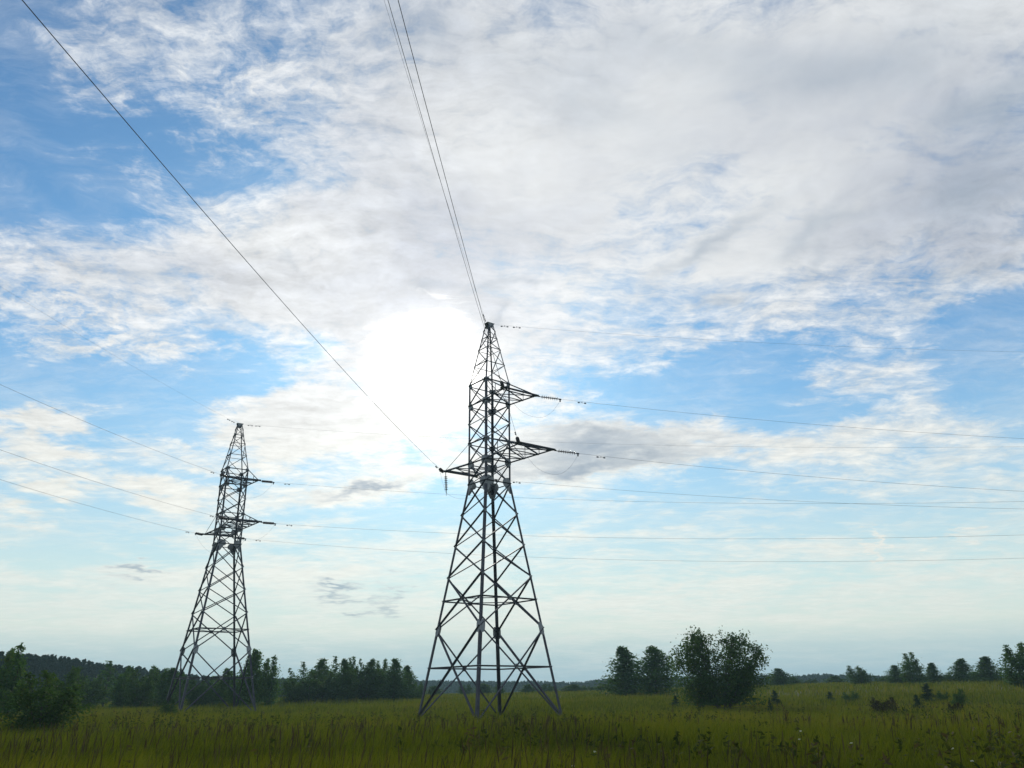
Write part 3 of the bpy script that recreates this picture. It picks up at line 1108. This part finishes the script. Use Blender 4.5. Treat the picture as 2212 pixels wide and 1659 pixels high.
# clump between the pylons
clump = [('birch_wispy', 0, 626, 1443, 34, 'sparse low birch at the left end of the clump between the pylons'),
         ('birch_wispy', 1, 650, 1430, 34, 'slim see-through birch rising second from the left in the clump'),
         ('birch_wispy', 0, 668, 1447, 32, 'low sparse birch in the dip at the left of the clump'),
         ('birch_tall', 1, 692, 1422, 38, 'upright birch left of the twin spires in the middle clump'),
         ('birch_wispy', 1, 719, 1418, 36, 'airy birch with the ragged tallest top of the middle clump'),
         ('birch_pointed', 0, 742, 1428, 42, 'dense pointed tree filling the middle of the clump'),
         ('aspen_clump', 0, 760, 1419, 48, 'broad dark aspen at the centre of the clump between the pylons'),
         ('birch_wispy', 0, 778, 1423, 30, 'narrow birch top just right of the broad dark aspen'),
         ('birch_tall', 0, 800, 1424, 36, 'slender birch standing between two dense aspens of the clump'),
         ('aspen_clump', 1, 822, 1422, 44, 'bushy aspen right of the centre of the clump'),
         ('birch_tall', 1, 852, 1422, 36, 'tall birch near the right end of the clump, before it steps down'),
         ('birch_pointed', 1, 880, 1442, 44, 'lower pointed tree at the right end of the clump'),
         ('bushy_low', 0, 903, 1473, 30, 'low round bush ending the clump beside the tall pylon')]
for i, (m, v, px, top, wd, lab) in enumerate(clump):
    put(m, v, 'bush' if m == 'bushy_low' else ('aspen_tree' if m == 'aspen_clump' else 'birch_tree'), lab, 'bush' if m == 'bushy_low' else 'tree',
        px, top, wd * 1.15, 127 + 6 * math.sin(i * 2.3), G2)
low = [(640, 1462, 62, 'low thicket under the sparse birches at the left of the clump'),
       (690, 1450, 66, 'low thicket under the upright birch of the clump'),
       (735, 1446, 66, 'low thicket at the foot of the dense pointed tree of the clump'),
       (790, 1446, 72, 'low thicket at the foot of the slender birch of the clump'),
       (845, 1447, 74, 'low thicket at the foot of the tall birch of the clump')]
for i, (px, top, wd, lab) in enumerate(low):
    put('willow_round', i % 2, 'thicket', lab, 'bush', px, top, wd * 1.2, 121 + 2 * (i % 2), G2)

# at the small pylon
put('birch_tall', 0, 'birch_tree', 'loose birch behind the right legs of the small pylon', 'tree', 542, 1403, 46, 112, G3)
put('aspen_clump', 1, 'aspen_tree', 'dense aspen just right of the small pylon', 'tree', 580, 1416, 66, 110, G3)
put('bushy_low', 0, 'bush', 'small dark bush at the left feet of the small pylon', 'bush', 369, 1512, 40, 76, G4)

# bushy trees before the pine wood on the left
row = [('willow_round', 0, 186, 1446, 62, 'bushy tree beside the dark round bush, left end of the row before the pines'),
       ('birch_wispy', 1, 226, 1428, 46, 'feathery birch poking above the row before the pines'),
       ('aspen_clump', 0, 262, 1440, 52, 'bushy tree right of the feathery birch before the pines'),
       ('willow_round', 1, 300, 1444, 58, 'rounded tree in the middle of the row before the pines'),
       ('aspen_clump', 1, 338, 1437, 52, 'tallest bushy tree left of the small pylon'),
       ('birch_tall', 1, 366, 1442, 38, 'narrow tree beside the left legs of the small pylon'),
       ('birch_wispy', 0, 390, 1444, 34, 'sparse tree seen between the left legs of the small pylon'),
       ('willow_round', 0, 428, 1462, 54, 'low rounded tree seen left of centre through the small pylon'),
       ('aspen_clump', 0, 462, 1461, 46, 'low bushy tree seen right of centre through the small pylon'),
       ('birch_tall', 0, 487, 1444, 36, 'tree peeping up through the right half of the small pylon'),
       ('willow_round', 1, 516, 1456, 46, 'rounded tree behind the right legs of the small pylon')]
for i, (m, v, px, top, wd, lab) in enumerate(row):
    nm = {'w': 'willow_tree', 'b': 'birch_tree', 'a': 'aspen_tree'}[m[0]]
    put(m, v, nm, lab, 'tree', px, top, wd * 1.15, 121 + 6 * math.sin(i * 1.7), G3)
put('aspen_clump', 1, 'aspen_tree', 'dark tall tree at the left edge of the picture', 'tree', 20, 1390, 76, 78, G3)
put('willow_round', 0, 'willow_tree', 'green tree between the dark left edge tree and the dark round bush', 'tree', 126, 1440, 80, 92, G3)
put('willow_round', 1, 'willow_shrub', 'dark round bush nearest the viewer on the left', 'bush', 100, 1450, 128, 46, G3)

# small trees seen through and beside the tall pylon
for i, (px, top, wd, lab) in enumerate([
        (938, 1481, 26, 'tiny tree left of the tall pylon on the far edge of the meadow'),
        (1006, 1478, 26, 'tiny tree seen through the tall pylon, leftmost inside its legs'),
        (1045, 1476, 26, 'tiny tree seen through the tall pylon, behind its near leg'),
        (1079, 1477, 20, 'tiny tree seen through the tall pylon, behind its far leg'),
        (1142, 1478, 24, 'tiny tree seen through the tall pylon, right of the far leg'),
        (1184, 1477, 28, 'tiny tree beside the right leg of the tall pylon'),
        (1238, 1478, 40, 'wider tiny tree first right of the tall pylon'),
        (1268, 1480, 26, 'tiny tree on the far edge midway between tall pylon and pointed tree'),
        (1302, 1476, 30, 'tiny tree at the left foot of the pointed tree')]):
    put('willow_round' if i % 2 else 'birch_tall', i % 2, 'willow_tree' if i % 2 else 'birch_tree', lab, 'tree', px, top, wd * 1.3, 172 + 6 * (i % 3), G5)
for i, (px, top, wd, lab) in enumerate([
        (1716, 1462, 26, 'low tree right of the small one beside the big shrub'),
        (1752, 1466, 30, 'low tree midway between the big shrub and the lone rounded tree'),
        (1806, 1460, 30, 'low tree a little left of the lone rounded tree'),
        (1908, 1460, 24, 'low tree between the lone rounded tree and the twin-topped aspen'),
        (2112, 1450, 26, 'low tree between the two cone-shaped trees at the right')]):
    put('willow_round' if i % 2 else 'birch_tall', (i + 1) % 2, 'willow_tree' if i % 2 else 'birch_tree', lab, 'tree', px, top, wd * 1.2, 190, G5)

# saplings and scrub standing in the grass on the right
for i, (m, px, top, wd, dist, lab) in enumerate([
        ('pine_young', 1458, 1500, 22, 84, 'young pine just left of the big twin-domed shrub'),
        ('pine_young', 1512, 1503, 20, 80, 'small pine at the left foot of the big twin-domed shrub'),
        ('pine_young', 1673, 1488, 28, 82, 'bushy young pine right of the big twin-domed shrub'),
        ('pine_young', 1661, 1507, 18, 66, 'lower pine sapling in front of the bushy young pine'),
        ('pine_young', 1792, 1491, 22, 90, 'slim young pine alone, left of the brownish scrub'),
        ('bushy_low', 1838, 1491, 40, 88, 'low green bush below the lone rounded tree'),
        ('scrub', 1906, 1503, 62, 62, 'brownish tangled scrub, widest clump in the right of the meadow'),
        ('pine_young', 1977, 1497, 26, 68, 'young pine right of the brownish tangled scrub'),
        ('pine_young', 2004, 1473, 34, 84, 'tallest young pine, below the twin-topped aspen'),
        ('bushy_low', 2034, 1490, 28, 86, 'low bush right of the tallest young pine'),
        ('bushy_low', 2070, 1486, 34, 78, 'dark round bush near the right edge of the meadow'),
        ('scrub', 2058, 1515, 34, 58, 'thin brown scrub low in the grass near the right edge of the meadow')]):
    put(m, i % 2, {'p': 'young_pine', 'b': 'bush', 's': 'scrub_bush'}[m[0]], lab, 'young pine' if m[0] == 'p' else 'bush', px, top + 2, wd * 0.9, dist, G4)


# ------------------------------------------------------------------ far woods
def wood(name, label, tops, dist0, dist1, px_step, clump, seed, rows=3, lolly=False):
    """a wood so far off that it reads as one dark band with a ragged top"""
    rng = np.random.default_rng(seed)
    cen, ton = [], []
    xs = [t[0] for t in tops]
    px = xs[0]
    while px < xs[-1]:
        for r in range(rows):
            p = px + rng.uniform(-0.5, 0.5) * px_step
            f = (p - xs[0]) / (xs[-1] - xs[0])
            dist = (dist0 + (dist1 - dist0) * f) + r * 9 * dist0 / 230
            top = np.interp(p, xs, [t[1] for t in tops]) + abs(rng.normal(0, 1)) * (3.6 if r == 0 else 6.0) * (230 / dist0) ** 0.7 + (2.0 if r < 2 else 0)
            x, y, z = place(p, dist)
            h = max(2.0, height_at(p, top, dist) - z)
            wdt = px_step * dist / FPX * rng.uniform(0.7, 1.3)
            tone0 = np.clip(rng.normal(0.4, 0.2), 0, 1)
            n = int(26 * h / clump * (1.0 if not lolly else 1.7))
            hh = rng.uniform(0, 1, n)
            if lolly:
                prof = np.where(hh > 0.70, 0.10 + 0.55 * np.sin(np.pi * np.clip((hh - 0.68) / 0.34, 0, 1)), 0.85)
            else:
                prof = 0.25 + 0.75 * np.sqrt(np.clip(1 - hh ** 2.2, 0, 1))
            rr = wdt * prof * np.sqrt(rng.uniform(0, 1, n)) * 0.62
            aa = rng.uniform(0, 6.283, n)
            c = np.stack([x + rr * np.cos(aa), y + rr * np.sin(aa), z + hh * h], 1)
            cen.append(c)
            ton.append(np.clip(tone0 + rng.normal(0, 0.12, n), 0, 1))
        px += px_step
    cen, ton = np.concatenate(cen), np.concatenate(ton)
    V, Q, T = leaf_cards(cen, ton, rng, clump, clump * 0.62)
    o = link_arrays(name, V, Q, np.zeros((0, 3), int), M_FARPINE, None, T)
    tag(o, label, 'forest', kind='stuff')


wood('pine_wood', 'dark pine wood with a ragged top rising to the left behind the bushy trees',
     [(-80, 1400), (40, 1411), (100, 1414), (150, 1420), (200, 1430), (250, 1436), (300, 1440), (350, 1446), (420, 1456), (520, 1461), (620, 1464)],
     200, 320, 11.5, 0.75, 3, 4, True)
wood('distant_forest', 'blue-green band of distant forest all along the horizon',
     [(560, 1466), (700, 1467), (900, 1468), (960, 1470), (1060, 1471), (1160, 1471), (1260, 1473), (1300, 1466), (1420, 1462), (1660, 1458), (1720, 1460),
      (1770, 1455), (1830, 1457), (1900, 1460), (1960, 1459), (2060, 1459), (2300, 1457)],
     520, 480, 3.4, 1.3, 5, 4)


# ------------------------------------------------------------------ grass
def vnoise(x, y, cell, seed):
    """smooth random values over the meadow, -1..1"""
    tab = np.random.default_rng(seed).uniform(-1, 1, (256, 256))
    u, v = np.asarray(x) / cell + 900.0, np.asarray(y) / cell + 900.0
    i, j = np.floor(u).astype(int), np.floor(v).astype(int)
    a, b = u - i, v - j
    a, b = a * a * (3 - 2 * a), b * b * (3 - 2 * b)
    g = lambda p, q: tab[p % 256, q % 256]
    return (g(i, j) * (1 - a) + g(i + 1, j) * a) * (1 - b) + (g(i, j + 1) * (1 - a) + g(i + 1, j + 1) * a) * b


def meadow(x, y):
    return 0.9 * vnoise(x, y, 11, 1) + 0.8 * vnoise(x, y, 3.6, 2) + 0.7 * vnoise(x, y, 1.2, 3) + 0.6 * vnoise(x, y, 0.45, 4)


def blades(n, rng, dmin, dmax, width, hmin, hmax, lean, power, wfar, tone_mu, patch_seed, fan=0.66):
    """grass blades spread over the meadow in front of the viewer, bent by a light wind"""
    u = rng.uniform(0, 1, n)
    d = (dmin ** power + u * (dmax ** power - dmin ** power)) ** (1 / power)
    a = rng.uniform(-fan, fan, n)
    x, y = d * np.sin(a), d * np.cos(a)
    patch = meadow(x, y)
    h = rng.uniform(hmin, hmax, n) * (1 + 0.16 * patch)
    w = width * np.maximum(1.0, d / wfar) * rng.uniform(0.7, 1.3, n)
    z = ground_z(x, y)
    az = rng.uniform(0, 6.283, n)
    sx, sy = np.cos(az), np.sin(az)
    la = rng.normal(0.6, 1.1, n) + 1.5 * vnoise(x, y, 1.6, 9)
    ll = np.abs(rng.normal(lean, lean * 0.6, n)) * h
    lx, ly = np.cos(la) * ll, np.sin(la) * ll
    b0 = np.stack([x - sx * w / 2, y - sy * w / 2, z - 0.02], 1)
    b1 = np.stack([x + sx * w / 2, y + sy * w / 2, z - 0.02], 1)
    m0 = np.stack([x + lx * 0.35 - sx * w * 0.42, y + ly * 0.35 - sy * w * 0.42, z + h * 0.6], 1)
    m1 = np.stack([x + lx * 0.35 + sx * w * 0.42, y + ly * 0.35 + sy * w * 0.42, z + h * 0.6], 1)
    tp = np.stack([x + lx, y + ly, z + h], 1)
    V = np.stack([b0, b1, m1, m0, tp], 1).reshape(-1, 3)
    i = np.arange(n)[:, None] * 5
    Q = i + np.array([[0, 1, 2, 3]])
    T = i + np.array([[3, 2, 4]])
    tone = np.clip(rng.normal(tone_mu, 0.17, n) + 0.20 * patch, 0, 1)
    return V, Q, T, np.repeat(tone, 5)


rng = np.random.default_rng(42)
parts = [blades(150000, rng, 8.5, 34, 0.010, 0.38, 0.78, 0.30, 1.35, 16, 0.46, 0.3),
         blades(120000, rng, 30, 100, 0.022, 0.36, 0.72, 0.28, 1.25, 34, 0.50, 0.3),
         blades(90000, rng, 90, 240, 0.075, 0.35, 0.70, 0.25, 1.3, 100, 0.50, 0.3)]
nv = 0
Vs, Qs, Ts, As = [], [], [], []
for V, Q, T, A in parts:
    Vs.append(V), Qs.append(Q + nv), Ts.append(T + nv), As.append(A)
    nv += len(V)
o = link_arrays('meadow_grass', np.concatenate(Vs), np.concatenate(Qs), np.concatenate(Ts), M_GRASS, None, np.concatenate(As))
tag(o, 'tall olive-green meadow grass covering the whole field', 'grass', kind='stuff')


def stalks(n, rng, dmin, dmax):
    """dry stems with a slim seed head"""
    d = np.sqrt(dmin ** 2 + rng.uniform(0, 1, n) ** 1.5 * (dmax ** 2 - dmin ** 2))
    a = rng.uniform(-0.66, 0.66, n)
    x, y = d * np.sin(a), d * np.cos(a)
    keep = (0.9 * vnoise(x, y, 7, 21) + 0.9 * vnoise(x, y, 1.6, 22) + rng.normal(0, 0.3, n)) > 0.15
    x, y, d = x[keep], y[keep], d[keep]
    n = len(x)
    z = ground_z(x, y)
    h = rng.uniform(0.62, 1.05, n)
    w = 0.0055 * np.maximum(1, d / 17) * rng.uniform(0.8, 1.3, n)
    az = rng.uniform(0, 6.283, n)
    sx, sy = np.cos(az), np.sin(az)
    lx, ly = rng.normal(0.05, 0.10, n) * h, rng.normal(0, 0.08, n) * h
    hw = w * rng.uniform(1.8, 3.6, n)
    rows = []
    for f, ww in ((0.0, w), (0.70, w), (0.76, hw), (0.90, hw * 0.8)):
        cx, cy, cz = x + lx * f * f, y + ly * f * f, z + h * f - 0.02
        rows += [np.stack([cx - sx * ww / 2, cy - sy * ww / 2, cz], 1), np.stack([cx + sx * ww / 2, cy + sy * ww / 2, cz], 1)]
    rows.append(np.stack([x + lx, y + ly, z + h], 1))
    V = np.stack(rows, 1).reshape(-1, 3)
    i = np.arange(n)[:, None] * 9
    Q = np.concatenate([i + np.array([[0, 1, 3, 2]]), i + np.array([[2, 3, 5, 4]]), i + np.array([[4, 5, 7, 6]])])
    T = i + np.array([[6, 7, 8]])
    return V, Q, T, np.repeat(np.clip(rng.normal(0.4, 0.2, n), 0, 1), 9)


V, Q, T, A = stalks(6500, rng, 9, 36)
o = link_arrays('seed_stalks', V, Q, T, M_STALK, None, A)
tag(o, 'dry brown seed stalks standing up out of the meadow grass', 'grass', kind='stuff')


def herbs(n, rng, dmin, dmax):
    """leafy weeds scattered in patches through the grass"""
    d = np.sqrt(dmin ** 2 + rng.uniform(0, 1, n) ** 1.4 * (dmax ** 2 - dmin ** 2))
    a = rng.uniform(-0.66, 0.66, n)
    x, y = d * np.sin(a), d * np.cos(a)
    keep = (vnoise(x, y, 9, 31) + 0.8 * vnoise(x, y, 2.2, 32) + rng.normal(0, 0.2, n)) > 0.2
    x, y, d = x[keep], y[keep], d[keep]
    n = len(x)
    h = rng.uniform(0.40, 0.95, n) * (1 + 0.2 * vnoise(x, y, 2.2, 32))
    m = 16
    t = rng.uniform(0.25, 1.0, (n, m))
    sp = 0.11 * (1.15 - t)
    cx = x[:, None] + rng.normal(0, 1, (n, m)) * sp
    cy = y[:, None] + rng.normal(0, 1, (n, m)) * sp
    cz = ground_z(x, y)[:, None] + t * h[:, None]
    tone = np.clip(rng.uniform(0.05, 0.9, n)[:, None] + rng.normal(0, 0.1, (n, m)), 0, 1)
    return leaf_cards(np.stack([cx, cy, cz], 2).reshape(-1, 3), tone.ravel(), rng, 0.13, 0.045, 0.1)


V, Q, A = herbs(5200, rng, 9, 75)
o = link_arrays('meadow_weeds', V, Q, np.zeros((0, 3), int), M_HERB, None, A)
tag(o, 'darker leafy weeds in loose patches among the meadow grass', 'weeds', kind='stuff')


# a few white flower heads among the grass
def flower(label, px, py, dist):
    x, y, z = place(px, dist)
    hz = height_at(px, py, dist) - z
    root = thing('wild_flower', label, 'flower', (x, y, z), 0.0, 'white umbels in the meadow grass')
    mb = MB()
    mb.tube([(0, 0, 0), (0.02, 0.01, hz * 0.6), (0, 0, hz - 0.03)], 0.005, 5, 0.003)
    mb.build('stem', M_STALK, root)
    rg = np.random.default_rng(int(px))
    n = 70
    r = np.sqrt(rg.uniform(0, 1, n)) * 0.022
    a = rg.uniform(0, 6.283, n)
    cen = np.stack([r * np.cos(a), r * np.sin(a), hz + 0.012 - r * r * 4 + rg.normal(0, 0.004, n)], 1)
    Vv, Qq, Tt = leaf_cards(cen, np.full(n, 0.5), rg, 0.016, 0.013)
    link_arrays('flower_head', Vv, Qq, np.zeros((0, 3), int), M_PETAL, root, Tt)


for px, py, dist, lab in [(2073, 1645, 15.0, 'white flower head lowest and farthest right in the grass'),
                          (1280, 1625, 16.5, 'white flower head in the grass below and right of the tall pylon'),
                          (1720, 1580, 21.5, 'upper one of two white flower heads below the big shrub'),
                          (1715, 1598, 19.5, 'lower one of two white flower heads below the big shrub'),
                          (1824, 1606, 18.5, 'white flower head below the brownish scrub'),
                          (2036, 1618, 17.5, 'white flower head above the lowest one at the right'),
                          (1233, 1657, 14.0, 'white flower head at the bottom edge right of the middle')]:
    flower(lab, px, py, dist)


# ------------------------------------------------------------------ air
def build_haze():
    mb = MB()
    x0, x1, y0, y1, z0, z1 = -1100, 1100, -60, 1100, -3.0, 46.0
    mb.add([(x0, y0, z0), (x1, y0, z0), (x1, y1, z0), (x0, y1, z0), (x0, y0, z1), (x1, y0, z1), (x1, y1, z1), (x0, y1, z1)],
           [(3, 2, 1, 0), (4, 5, 6, 7), (0, 1, 5, 4), (1, 2, 6, 5), (2, 3, 7, 6), (3, 0, 4, 7)])
    m = bpy.data.materials.new('thin_air_haze')
    m.use_nodes = True
    nt = m.node_tree
    nt.nodes.clear()
    v = nt.nodes.new('ShaderNodeVolumePrincipled')
    v.inputs['Color'].default_value = (0.55, 0.86, 0.95, 1)
    v.inputs['Density'].default_value = 0.00034
    v.inputs['Anisotropy'].default_value = 0.2
    out = nt.nodes.new('ShaderNodeOutputMaterial')
    nt.links.new(v.outputs[0], out.inputs['Volume'])
    o = mb.build('haze', m)
    tag(o, 'thin blue haze over the far edge of the meadow', 'haze', kind='stuff')


build_haze()
